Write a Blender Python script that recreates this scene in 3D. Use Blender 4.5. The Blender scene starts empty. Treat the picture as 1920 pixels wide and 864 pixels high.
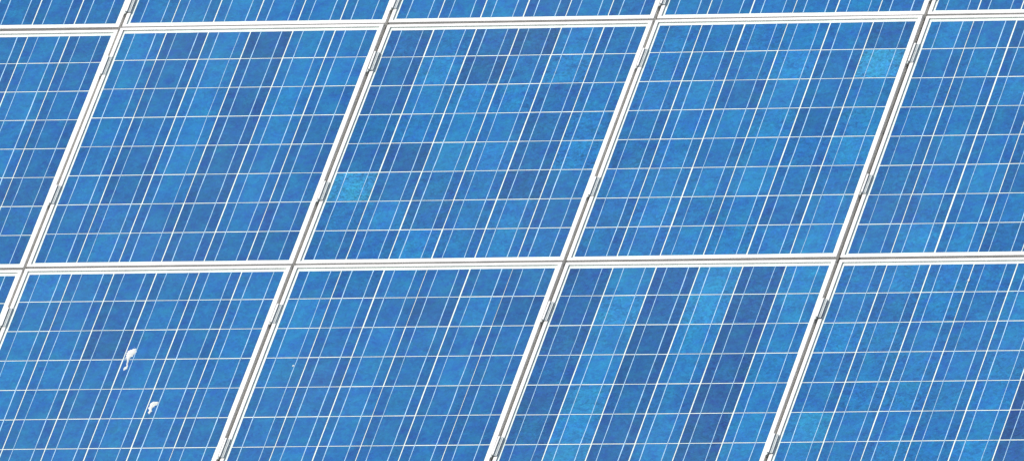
import bpy, bmesh, math, random
from mathutils import Matrix, Vector, noise

random.seed(11)
scene = bpy.context.scene
COL = scene.collection
PI = math.pi

# ---------------------------------------------------------------- frame of the array
# u = along the panel rows, s = up the slope, n = out of the panels; panels pitched 42 degrees
TILT = math.radians(42.05)
ORIGIN = Vector((0.0, 0.0, 5.45))
U = Vector((1, 0, 0))
S = Vector((0, math.cos(TILT), math.sin(TILT)))
N = Vector((0, -math.sin(TILT), math.cos(TILT)))


def P(u, v, n=0.0):
    """v runs down the slope"""
    return ORIGIN + U * u - S * v + N * n


ROT = Matrix((U, S, N)).transposed().to_4x4()      # local x, y, z = u, s, n

# ---------------------------------------------------------------- camera (long lens, far off, near eye height)
cam_d = bpy.data.cameras.new('camera')
cam = bpy.data.objects.new('camera', cam_d)
COL.objects.link(cam)
cam_d.sensor_width = 36.0
cam_d.lens = 847.9
cam_d.clip_start = 1.0
cam_d.clip_end = 500.0
R = ((0.9453763, -0.24206939, 0.21832557),
     (-0.01180513, 0.64388672, 0.76502976),
     (-0.32576723, -0.72581837, 0.60585758))
ax = [U * r[0] - S * r[1] - N * r[2] for r in R]     # right, down, forward
mw = Matrix((ax[0], -ax[1], -ax[2])).transposed().to_4x4()
mw.translation = P(29.42228, 62.74571, 51.40847)
cam.matrix_world = mw
scene.camera = cam

# ---------------------------------------------------------------- light
sun_dir = (U * -0.52 + S * 0.26 + N * 0.81).normalized()     # towards the sun
sun_el = math.asin(sun_dir.z)
sun_az = math.atan2(sun_dir.x, sun_dir.y)
w = bpy.data.worlds.new('World')
scene.world = w
w.use_nodes = True
nt = w.node_tree
bg = nt.nodes['Background']
sky = nt.nodes.new('ShaderNodeTexSky')
sky.sky_type = 'NISHITA'
sky.sun_disc = False
sky.sun_elevation = sun_el
sky.sun_rotation = sun_az
nt.links.new(sky.outputs[0], bg.inputs[0])
bg.inputs[1].default_value = 0.12
sky.dust_density = 2.0
sd = bpy.data.lights.new('sun', 'SUN')
sd.energy = 4.2
sd.angle = math.radians(0.5)
sd.color = (1.0, 0.965, 0.91)
sun = bpy.data.objects.new('sun', sd)
COL.objects.link(sun)
sun.rotation_euler = (-sun_dir).to_track_quat('-Z', 'Y').to_euler()
sun.location = P(1.5, 1.0, 12)
vs = scene.view_settings
vs.view_transform = 'Standard'
vs.look = 'None'
vs.gamma = 1.0
vs.use_curve_mapping = False
vs.exposure = 0.08


# ---------------------------------------------------------------- helpers
def tag(o, label=None, cat=None, group=None, kind=None):
    if label: o['label'] = label
    if cat: o['category'] = cat
    if group: o['group'] = group
    if kind: o['kind'] = kind
    return o


def link(name, me, parent=None):
    o = bpy.data.objects.new(name, me)
    COL.objects.link(o)
    o.parent = parent
    return o


def mesh(name, verts, faces, m, smooth=False):
    me = bpy.data.meshes.new(name)
    me.from_pydata(verts, [], faces)
    bm = bmesh.new(); bm.from_mesh(me)
    bmesh.ops.recalc_face_normals(bm, faces=bm.faces)
    bm.to_mesh(me); bm.free()
    me.materials.append(m)
    if smooth:
        for p in me.polygons: p.use_smooth = True
    return me


def box(x0, x1, y0, y1, z0, z1):
    v = [(x, y, z) for z in (z0, z1) for y in (y0, y1) for x in (x0, x1)]
    f = [(0, 2, 3, 1), (4, 5, 7, 6), (0, 1, 5, 4), (2, 6, 7, 3), (0, 4, 6, 2), (1, 3, 7, 5)]
    return v, f


def prism(prof, a, b, axis='y'):
    """a closed profile of (p, z) drawn out from a to b along x or y"""
    n = len(prof)
    v = []
    for t in (a, b):
        v += [((p, t, z) if axis == 'y' else (t, p, z)) for p, z in prof]
    f = [tuple(range(n))[::-1], tuple(range(n, 2 * n))]
    f += [(i, (i + 1) % n, n + (i + 1) % n, n + i) for i in range(n)]
    return v, f


def srgb(*c):
    return tuple(((x / 255 + 0.055) / 1.055) ** 2.4 if x > 10 else x / 255 / 12.92 for x in c)


# ---------------------------------------------------------------- materials
def new_mat(name):
    m = bpy.data.materials.new(name)
    m.use_nodes = True
    t = m.node_tree
    return m, t, t.nodes['Principled BSDF']


def nd(t, kind, **kw):
    n = t.nodes.new(kind)
    for k, v in kw.items(): setattr(n, k, v)
    return n


def math_(t, op, a, b=None, c=None):
    n = nd(t, 'ShaderNodeMath', operation=op)
    for i, x in enumerate((a, b, c)):
        if x is None: continue
        if isinstance(x, (int, float)): n.inputs[i].default_value = x
        else: t.links.new(x, n.inputs[i])
    return n.outputs[0]


def ramp(t, fac, lo, hi, v0, v1):
    n = nd(t, 'ShaderNodeMapRange')
    t.links.new(fac, n.inputs[0])
    for i, x in enumerate((lo, hi, v0, v1)): n.inputs[i + 1].default_value = x
    return n.outputs[0]


def noise_(t, vec, scale, detail=3.0, rough=0.55, dist=0.0):
    n = nd(t, 'ShaderNodeTexNoise')
    t.links.new(vec, n.inputs['Vector'])
    n.inputs['Scale'].default_value = scale
    n.inputs['Detail'].default_value = detail
    n.inputs['Roughness'].default_value = rough
    n.inputs['Distortion'].default_value = dist
    return n.outputs[0]


def cell_material():
    m, t, b = new_mat('blue_polycrystalline_silicon')
    info = nd(t, 'ShaderNodeObjectInfo')
    tc = nd(t, 'ShaderNodeTexCoord')
    # every cell is cut from another place of the same ingot
    off = nd(t, 'ShaderNodeVectorMath', operation='MULTIPLY_ADD')
    cmb = nd(t, 'ShaderNodeCombineXYZ')
    for i in range(3): t.links.new(info.outputs['Random'], cmb.inputs[i])
    t.links.new(cmb.outputs[0], off.inputs[0])
    off.inputs[1].default_value = (37.0, 91.0, 53.0)
    t.links.new(tc.outputs['Object'], off.inputs[2])
    vec = off.outputs[0]
    # crystal grains
    wob = nd(t, 'ShaderNodeTexNoise'); t.links.new(vec, wob.inputs['Vector'])
    wob.inputs['Scale'].default_value = 40.0
    wv = nd(t, 'ShaderNodeVectorMath', operation='MULTIPLY_ADD')
    t.links.new(wob.outputs['Color'], wv.inputs[0])
    wv.inputs[1].default_value = (0.03, 0.03, 0.03)
    t.links.new(vec, wv.inputs[2])
    vor = nd(t, 'ShaderNodeTexVoronoi'); t.links.new(wv.outputs[0], vor.inputs['Vector'])
    vor.inputs['Scale'].default_value = 95.0
    sep = nd(t, 'ShaderNodeSeparateColor'); t.links.new(vor.outputs['Color'], sep.inputs[0])
    grain = ramp(t, sep.outputs[0], 0, 1, -0.13, 0.13)
    vor2 = nd(t, 'ShaderNodeTexVoronoi'); t.links.new(wv.outputs[0], vor2.inputs['Vector'])
    vor2.inputs['Scale'].default_value = 190.0
    sep2 = nd(t, 'ShaderNodeSeparateColor'); t.links.new(vor2.outputs['Color'], sep2.inputs[0])
    grain2 = ramp(t, sep2.outputs[0], 0, 1, -0.07, 0.07)
    cloud = ramp(t, noise_(t, vec, 11.0, 4.0, 0.6, 0.6), 0.3, 0.7, -0.09, 0.09)
    swirl = ramp(t, noise_(t, vec, 40.0, 4.0, 0.62, 2.4), 0.35, 0.65, -0.20, 0.17)
    swirl = math_(t, 'MULTIPLY', swirl, info.outputs['Alpha'])       # blotchy cells have more of it
    rough_cell = math_(t, 'MINIMUM', math_(t, 'ADD', 0.45, info.outputs['Alpha']), 1.1)        # some wafers show their grain more
    grains = math_(t, 'MULTIPLY', math_(t, 'ADD', grain, grain2), rough_cell)
    amt = math_(t, 'ADD', grains, math_(t, 'ADD', cloud, swirl))
    sxyz = nd(t, 'ShaderNodeSeparateXYZ'); t.links.new(tc.outputs['Object'], sxyz.inputs[0])
    axx = math_(t, 'ABSOLUTE', sxyz.outputs[0]); axy = math_(t, 'ABSOLUTE', sxyz.outputs[1])
    # the blue film is thinner towards the side edges of a wafer, and a dark rim is left bare
    edge = ramp(t, axx, 0.030, 0.050, 0.0, -0.11)
    rim = math_(t, 'MAXIMUM', ramp(t, axx, 0.0760, 0.0770, 0, 1), ramp(t, axy, 0.0752, 0.0765, 0, 1))
    fac = math_(t, 'ADD', math_(t, 'ADD', amt, 1.0), edge)
    fac = math_(t, 'MULTIPLY', fac, math_(t, 'SUBTRACT', 1.0, math_(t, 'MULTIPLY', rim, 0.25)))
    # grain orientation shifts the hue a little between violet and cyan
    hue = math_(t, 'ADD', ramp(t, noise_(t, vec, 16.0, 3.0, 0.6), 0.3, 0.7, -0.012, 0.012),
                ramp(t, sep.outputs[1], 0, 1, 0.493, 0.507))
    hue = math_(t, 'ADD', hue, ramp(t, axx, 0.03, 0.05, 0, 0.004))
    hsv = nd(t, 'ShaderNodeHueSaturation')
    t.links.new(info.outputs['Color'], hsv.inputs['Color'])
    t.links.new(hue, hsv.inputs['Hue']); t.links.new(fac, hsv.inputs['Value'])
    # thin dusty film on the cover glass, its broad patches painting uneven sheen
    geo = nd(t, 'ShaderNodeNewGeometry')
    dust_sheen = ramp(t, noise_(t, geo.outputs['Position'], 1.6, 6.0, 0.6), 0.35, 0.75, 0.0, 0.030)
    mix = nd(t, 'ShaderNodeMix', data_type='RGBA')
    t.links.new(dust_sheen, mix.inputs[0])
    t.links.new(hsv.outputs[0], mix.inputs[6])
    mix.inputs[7].default_value = (0.42, 0.44, 0.45, 1)
    t.links.new(mix.outputs[2], b.inputs['Base Color'])
    b.inputs['Roughness'].default_value = 0.5
    b.inputs['Specular IOR Level'].default_value = 0.1
    b.inputs['Coat Weight'].default_value = 0.22        # the cover glass laminated over the cell
    b.inputs['Coat Roughness'].default_value = 0.12
    return m


def plain(name, col, rough, metal=0.0, vary=0.06, scale=25.0, coat=0.0, spec=0.5, dirt=None):
    m, t, b = new_mat(name)
    geo = nd(t, 'ShaderNodeNewGeometry')
    f = noise_(t, geo.outputs['Position'], scale, 5.0, 0.62)
    hsv = nd(t, 'ShaderNodeHueSaturation')
    hsv.inputs['Color'].default_value = (*col, 1)
    t.links.new(ramp(t, f, 0.3, 0.7, 1 - vary, 1 + vary), hsv.inputs['Value'])
    out = hsv.outputs[0]
    if dirt:
        mix = nd(t, 'ShaderNodeMix', data_type='RGBA')
        t.links.new(ramp(t, noise_(t, geo.outputs['Position'], scale * 0.35, 6.0, 0.7), 0.52, 0.72, 0.0, 0.55), mix.inputs[0])
        t.links.new(out, mix.inputs[6])
        mix.inputs[7].default_value = (*dirt, 1)
        out = mix.outputs[2]
    t.links.new(out, b.inputs['Base Color'])
    b.inputs['Roughness'].default_value = rough
    b.inputs['Metallic'].default_value = metal
    b.inputs['Specular IOR Level'].default_value = spec
    if coat:
        b.inputs['Coat Weight'].default_value = coat
        b.inputs['Coat Roughness'].default_value = 0.12
    return m


M_CELL = cell_material()
M_FRAME = plain('anodised_aluminium_frame', (0.77, 0.76, 0.73), 0.42, 0.25, 0.05, 18.0, dirt=(0.60, 0.60, 0.58))
M_SHEET = plain('white_backsheet', (0.68, 0.76, 0.70), 0.6, 0.0, 0.10, 30.0, coat=0.6, spec=0.2)
M_RIBBON = plain('tinned_copper_ribbon', (0.33, 0.54, 0.72), 0.5, 0.0, 0.28, 22.0, coat=0.6, spec=0.3)
M_CLAMP = plain('dull_mill_aluminium', (0.50, 0.54, 0.53), 0.45, 0.2, 0.12, 60.0)
M_BOLT = plain('stainless_bolt', (0.46, 0.46, 0.45), 0.4, 0.4, 0.10, 90.0)
M_RAIL = plain('grey_rail_aluminium', (0.34, 0.33, 0.32), 0.5, 0.3, 0.10, 14.0)
M_ROOF = plain('dark_roof_sheet', (0.10, 0.10, 0.105), 0.8, 0.0, 0.25, 4.0, dirt=(0.16, 0.16, 0.16))
M_DROP = plain('white_dropping', (0.60, 0.63, 0.60), 0.8, 0.0, 0.08, 160.0, spec=0.2, dirt=(0.42, 0.44, 0.42))

# ---------------------------------------------------------------- the roof under the array
PX, PY = 1.010, 1.331             # pitch of the panels along and down the slope
PW, PH = 0.998, 1.320             # panel size
v, f = box(-1.35, 4.45, -2.95, 1.65, -0.17, -0.13)
roof = link('roof', mesh('roof', v, f, M_ROOF))
roof.matrix_world = Matrix.Translation(P(0, 0)) @ ROT
tag(roof, kind='structure')

# ---------------------------------------------------------------- rails that carry the panels
RAILS = [(-0.132, 'grey mounting rail under the topmost visible row of clamps'),
         (0.215, 'grey mounting rail behind the upper clamps of the middle panel row'),
         (0.930, 'grey mounting rail behind the lower clamps of the middle panel row'),
         (1.605, 'grey mounting rail behind the upper clamps of the bottom panel row'),
         (2.330, 'grey mounting rail behind the lower clamps of the bottom panel row')]
prof = [(-.020, -.129), (.020, -.129), (.020, -.0415), (.006, -.0415), (.006, -.055), (-.006, -.055), (-.006, -.0415), (-.020, -.0415)]
rv, rf = prism(prof, -1.2, 4.3, 'x')
rail_me = mesh('mounting_rail', rv, rf, M_RAIL)
for vv, lab in RAILS:
    o = link('mounting_rail', rail_me)
    o.matrix_world = Matrix.Translation(P(0, vv)) @ ROT
    tag(o, lab, 'rail', 'rails under the panels')

# ---------------------------------------------------------------- panels
FW = 0.0136          # width of the frame seen from the front
GLASS = -0.0050      # glass lies this far below the top of the frame
rail_prof = [(.006, -.040), (.006, -.0230), (0, -.0230), (0, -.0008), (.0008, 0), (FW - .0006, 0), (FW, -.0006), (FW, -.0090),
             (.0085, -.0090), (.0085, -.038), (.022, -.038), (.022, -.040)]


def frame_side(L, name):
    """one mitred side of the frame, along +x from 0 to L, inside towards +y"""
    n = len(rail_prof)
    v = [(d, d, z) for d, z in rail_prof] + [(L - d, d, z) for d, z in rail_prof]
    f = [tuple(range(n)), tuple(range(n, 2 * n))[::-1]]
    f += [(i, (i + 1) % n, n + (i + 1) % n, n + i) for i in range(n)]
    return mesh(name, v, f, M_FRAME)


SIDE_LONG = frame_side(PH, 'frame_side_long')
SIDE_SHORT = frame_side(PW, 'frame_side_short')
v, f = box(FW - .0004, PW - FW + .0004, FW - .0004, PH - FW + .0004, GLASS - .0035, GLASS)
SHEET = mesh('backsheet', v, f, M_SHEET)
CS = 0.1560
CH = 0.1562
v, f = box(-CS / 2, CS / 2, -CH / 2, CH / 2, -.0002, .0003)
CELL = mesh('cell', v, f, M_CELL)
CELL_P = 0.1584
ROW_P = 0.1598       # rows of cells, down the panel
FIRST = 0.0200       # top edge of the first row, before it is cut short
TRIM = 0.052         # the first row is a little lower than the others
BUS_W = 0.0027
LEFT_M = 0.0264      # frame plus white margin before the first cell


def ribbon(name, y0, y1, npt, amp, wd):
    ys = [y0 + (y1 - y0) * i / npt for i in range(npt + 1)]
    v, f = [], []
    for y in ys:
        dx = random.uniform(-amp, amp)
        hw = wd / 2 * random.uniform(0.8, 1.2)
        v += [(dx - hw, y, 0), (dx + hw, y, 0), (dx - hw, y, .0004), (dx + hw, y, .0004)]
    for i in range(npt):
        a, b = 4 * i, 4 * i + 4
        f += [(a + 2, a + 3, b + 3, b + 2), (a, b, b + 1, a + 1), (a, a + 2, b + 2, b), (a + 1, b + 1, b + 3, a + 3)]
    f += [(0, 1, 3, 2), (4 * npt, 4 * npt + 2, 4 * npt + 3, 4 * npt + 1)]
    return mesh(name, v, f, M_RIBBON)


# how blue a cell came out of its coating: 0 deep violet blue ... 9 pale cyan blue
TONES = {0: (40, 94, 158), 1: (38, 106, 169), 2: (35, 110, 174), 3: (33, 115, 181), 4: (32, 120, 187),
         5: (32, 125, 193), 6: (33, 131, 198), 7: (36, 138, 204), 8: (44, 148, 210), 9: (52, 157, 214)}
K = 1.64
GW = {'v': .0019, 'w': .0030, 'm': .0036, 's': .0041, 'x': .0054}

PANELS = {
    (0, -1): ('55545445 55 44', 'wmsms', 'solar panel at the top left, only its lowest cells in view'),
    (0, 0): ('', 'msmsm', 'solar panel cut by the top edge, second from the left in its row'),
    (0, 1): ('', 'mssmm', 'solar panel cut by the top edge, third of five in its row'),
    (0, 2): ('', 'msmsm', 'solar panel cut by the top edge, fourth from the left in its row'),
    (0, 3): ('', 'msmsm', 'solar panel in the top right corner, only its lowest left cells in view'),
    (1, -1): ('', 'wwmsw', 'blue solar panel cut by the left edge in the middle row'),
    (1, 0): ('', 'wsmsm', 'even blue solar panel in the middle row, left of the one with a cyan cell'),
    (1, 1): ('', 'ssssm', 'patchy solar panel with one pale cyan cell at its left edge'),
    (1, 2): ('', 'msmss', 'solar panel with a bright cell high at its right edge, middle row'),
    (1, 3): ('', 'wxwmw', 'solar panel cut by the right edge in the middle row'),
    (2, -1): ('', 'mmmmm', 'small corner of solar panel at the lower left edge'),
    (2, 0): ('', 'wsmsw', 'solar panel soiled by two white bird droppings'),
    (2, 1): ('', 'wswsv', 'plain dark blue solar panel right of the one with bird droppings'),
    (2, 2): ('', 'sssss', 'solar panel striped in dark violet and bright blue cell columns'),
    (2, 3): ('', 'msmss', 'solar panel in the lower right corner with mottled mid blue cells'),
}
T = {
    (1, -1): '454453 443353 565564 455553 445553 444533 444444 444443',
    (1, 0): '636265 646366 546264 546263 436353 535254 444353 455343',
    (1, 1): '353264 372574 266635 456536 327636 944424 563563 446464',
    (1, 2): '555653 556749 564746 456737 455647 566745 464636 556667',
    (1, 3): '653544 464554 446545 554545 455454 457354 445554 476344',
    (2, -1): '444444 444444 444444 444444 444444 444444 444444 444444',
    (2, 0): '654455 543545 652545 654555 553555 454554 555555 545454',
    (2, 1): '545443 643262 645444 636454 445544 555443 464444 455454',
    (2, 2): '272827 282817 272716 372616 283516 272616 382727 272727',
    (2, 3): '566566 546475 666565 565561 556660 855470 656671 565661',
}
LAST = {(0, -1): '454444', (0, 0): '556554', (0, 1): '556363', (0, 2): '655464', (0, 3): '545454'}
BLOTCHY = {(1, 1, 5, 0): 1.7, (1, 1, 4, 5): 1.4, (1, 1, 3, 5): 1.2, (1, 1, 1, 4): 1.0, (1, 1, 2, 3): 0.9,
           (1, 2, 1, 5): 1.5, (2, 2, 1, 1): 0.9, (2, 2, 1, 3): 0.9, (2, 2, 4, 1): 0.9}
MOTTLE = {(1, 0): .25, (1, 1): .45, (1, 2): .55, (1, 3): .4, (2, 0): .2, (2, 1): .25, (2, 2): .45, (2, 3): .7}


def build_panel(row, col):
    _, gaps, label = PANELS[(row, col)]
    root = link('solar_panel', None)
    jit = Matrix.Rotation(math.radians(random.uniform(-.05, .05)), 4, 'Z') @ \
        Matrix.Rotation(math.radians(random.uniform(-.12, .12)), 4, 'X') @ \
        Matrix.Rotation(math.radians(random.uniform(-.12, .12)), 4, 'Y')
    # origin at the lower left corner of the panel
    root.matrix_world = Matrix.Translation(P(col * PX + .006 + random.uniform(-.0009, .0009),
                                             (row - 1) * PY + .0055 + PH + random.uniform(-.0009, .0009),
                                             random.uniform(-.0006, .0006))) @ ROT @ jit
    tag(root, label, 'solar panel', 'solar panels of the array')
    for me, x, y, a in ((SIDE_SHORT, 0, 0, 0), (SIDE_LONG, PW, 0, 90), (SIDE_SHORT, PW, PH, 180), (SIDE_LONG, 0, PH, 270)):
        o = link('frame_side', me, root)
        o.location = (x, y, 0)
        o.rotation_euler = (0, 0, math.radians(a))
    lam = link('backsheet', SHEET, root)
    # columns of cells
    gw = [GW[c] for c in gaps]
    span = 6 * CS + sum(gw)
    x = LEFT_M + (6 * CELL_P - .0023 - span) / 2
    rows_t = T.get((row, col), '').split()
    for c in range(6):
        cx = x + CS / 2
        for r in range(8):
            if rows_t: d = int(rows_t[r][c])
            elif r == 7: d = int(LAST[(row, col)][c])
            else: d = random.choice((3, 4, 5, 5, 6))
            o = link('cell', CELL, lam)
            o.location = (cx + random.uniform(-.0006, .0006),
                          PH - FIRST - ROW_P * r - CH / 2 - (CH * TRIM / 2 if r == 0 else 0) + random.uniform(-.0006, .0006), GLASS)
            if r == 0: o.scale = (1, 1 - TRIM, 1)
            o.rotation_euler = (0, 0, math.radians(random.uniform(-.22, .22)))
            j = random.uniform(.95, 1.05)
            rgb = [k / K * j for k in srgb(*TONES[d])]
            o.color = (*rgb, BLOTCHY.get((row, col, r, c), MOTTLE.get((row, col), .3) * random.uniform(.5, 1.4)))
        for bx in (-.0405, .0405):
            me = ribbon('busbar', PH - FIRST - ROW_P * 8 + .004, PH - FIRST - .007, 16, .0007, BUS_W * random.uniform(.7, 1.25))
            o = link('busbar', me, lam)
            o.location = (cx + bx + random.uniform(-.001, .001), 0, GLASS + .00045)
        x += CS + (gw[c] if c < 5 else 0)
    return root


for (row, col) in PANELS:
    build_panel(row, col)

# ---------------------------------------------------------------- clamps between the panels
CL = 0.100
plate_prof = [(-.0015, -.0005), (.0020, -.0005), (.0020, .0006), (.0175, .0006), (.0175, .0034), (.0155, .0034),
              (.0155, .0020), (.0118, .0020), (.0118, .0034), (.0100, .0034), (.0100, .0020), (.0052, .0020),
              (.0052, .0062), (-.0015, .0062)]
pv, pf = prism(plate_prof, -CL / 2, CL / 2)
PLATE = mesh('clamp_plate', pv, pf, M_CLAMP)
rv, rf = prism([(-.0012, .0064), (.0050, .0064), (.0050, .0072), (-.0012, .0072)], -CL / 2 + .001, CL / 2 - .001)
LIP = mesh('clamp_lip', rv, rf, M_FRAME)
wv, wf = prism([(.0000, -.042), (.0022, -.042), (.0022, -.0006), (.0000, -.0006)], -CL / 2 + .004, CL / 2 - .004)
WEB = mesh('clamp_web', wv, wf, M_CLAMP)


def hex_bolt():
    bm = bmesh.new()
    for r, z0, z1, n in ((.0042, -.006, -.0005, 6), (.0052, -.0075, -.006, 14), (.0026, -.05, -.0075, 10)):
        g = bmesh.ops.create_cone(bm, cap_ends=True, segments=n, radius1=r, radius2=r, depth=z1 - z0)
        bmesh.ops.translate(bm, verts=g['verts'], vec=(0, 0, (z0 + z1) / 2))
    me = bpy.data.meshes.new('bolt'); bm.to_mesh(me); bm.free()
    me.materials.append(M_BOLT)
    return me


BOLT = hex_bolt()
hv, hf = prism([(-.0065, -.0030), (.0010, -.0030), (.0010, .0030), (-.0020, .0030), (-.0020, -.0004), (-.0065, -.0004)], -.006, .006)
HOOK = mesh('clamp_hook', hv, hf, M_CLAMP)
SEAM = {0: 'leftmost', 1: 'second', 2: 'third', 3: 'rightmost'}
WHERE = ['at the top edge of the picture', 'high in the middle panel row', 'low in the middle panel row',
         'high in the bottom panel row', 'at the bottom edge of the picture']
for g in range(4):
    for k, (vv, _) in enumerate(RAILS):
        if g == 0 and k == 4: continue          # outside the picture
        root = link('panel_clamp', None)
        root.matrix_world = Matrix.Translation(P(g * PX + random.uniform(-.0006, .001), vv + random.uniform(-.004, .004), .0008)) @ ROT @ \
            Matrix.Rotation(math.radians(random.uniform(-.5, .5)), 4, 'Z')
        tag(root, 'grey aluminium clamp on the %s slanting seam, %s' % (SEAM[g], WHERE[k]), 'clamp', 'clamps holding the panels')
        link('clamp_plate', PLATE, root)
        link('clamp_lip', LIP, root)
        link('clamp_web', WEB, root)
        h = link('clamp_hook', HOOK, root); h.location = (0, -CL / 2 + .001, 0)
        b = link('bolt', BOLT, root); b.location = (-.0048, .012 + random.uniform(-.01, .01), -.004)


# ---------------------------------------------------------------- bird droppings on the glass
def dropping(bumps, res, hmax, seed):
    """a low crusted blob: bumps are (u, v, ru, rv, angle)"""
    us = [b[0] for b in bumps]; vs_ = [b[1] for b in bumps]
    r = max(max(b[2], b[3]) for b in bumps) * 1.6
    u0, u1, v0, v1 = min(us) - r, max(us) + r, min(vs_) - r, max(vs_) + r
    nx, ny = int((u1 - u0) / res) + 1, int((v1 - v0) / res) + 1

    def h(u, v_):
        s = 0
        for (bu, bv, ru, rv_, a) in bumps:
            du, dv = u - bu, v_ - bv
            c_, s_ = math.cos(a), math.sin(a)
            x_, y_ = (du * c_ + dv * s_) / ru, (-du * s_ + dv * c_) / rv_
            s += math.exp(-(x_ * x_ + y_ * y_) * 0.9)
        q = noise.noise(Vector((u * 160, v_ * 160, seed))) * .34 + noise.noise(Vector((u * 420, v_ * 420, seed))) * .26
        return s - 0.42 + q
    idx, verts, faces = {}, [], []
    for i in range(nx):
        for j in range(ny):
            u, v_ = u0 + i * res, v0 + j * res
            z = h(u, v_)
            if z > -0.12:
                q = max(z, 0)
                idx[i, j] = len(verts)
                verts.append((u, -v_, hmax * min(1.0, q ** .6) + (noise.noise(Vector((u * 500, v_ * 500, 3))) * .0008 if q > .05 else 0)
                              if z > 0 else -.0004))
    for (i, j) in idx:
        if (i + 1, j) in idx and (i, j + 1) in idx and (i + 1, j + 1) in idx:
            faces.append((idx[i, j], idx[i + 1, j], idx[i + 1, j + 1], idx[i, j + 1]))
    return verts, faces


def place_dropping(bumps, res, hmax, label, seed):
    cu = sum(b[0] for b in bumps) / len(bumps); cv = sum(b[1] for b in bumps) / len(bumps)
    vv, ff = dropping([(b[0] - cu, b[1] - cv, *b[2:]) for b in bumps], res, hmax, seed)
    me = bpy.data.meshes.new('bird_dropping')
    me.from_pydata(vv, [], ff)
    me.materials.append(M_DROP)
    for p in me.polygons: p.use_smooth = True
    if me.polygons and me.polygons[0].normal.z < 0: me.flip_normals()
    o = link('bird_dropping', me)
    o.matrix_world = Matrix.Translation(P(cu, cv, GLASS + .0014)) @ ROT
    return tag(o, label, 'bird dropping', 'bird droppings on the panels')


place_dropping([(.5225, 1.806, .0115, .022, .15), (.532, 1.796, .0115, .021, .3), (.5255, 1.835, .0036, .016, -.15),
                (.5285, 1.858, .0030, .014, -.15), (.5285, 1.883, .0066, .0115, .1)], .0014, .0022,
               'larger white bird dropping with a thin drip below it', 1.3)
place_dropping([(.6835, 2.077, .0090, .010, 0), (.694, 2.074, .0090, .0075, -.2), (.6815, 2.096, .0090, .014, .2),
                (.6835, 2.119, .0056, .010, 0)], .0014, .0022,
               'smaller crumpled white bird dropping, lower of the two', 7.7)
place_dropping([(3.539, 1.453, .0042, .007, .2)], .0012, .002,
               'tiny pale speck of dirt on the lower right panel', 4.1)
place_dropping([(1.153, 1.878, .0030, .0045, .2)], .0010, .0015,
               'tiny pale speck on the plain panel right of the bird droppings', 2.2)
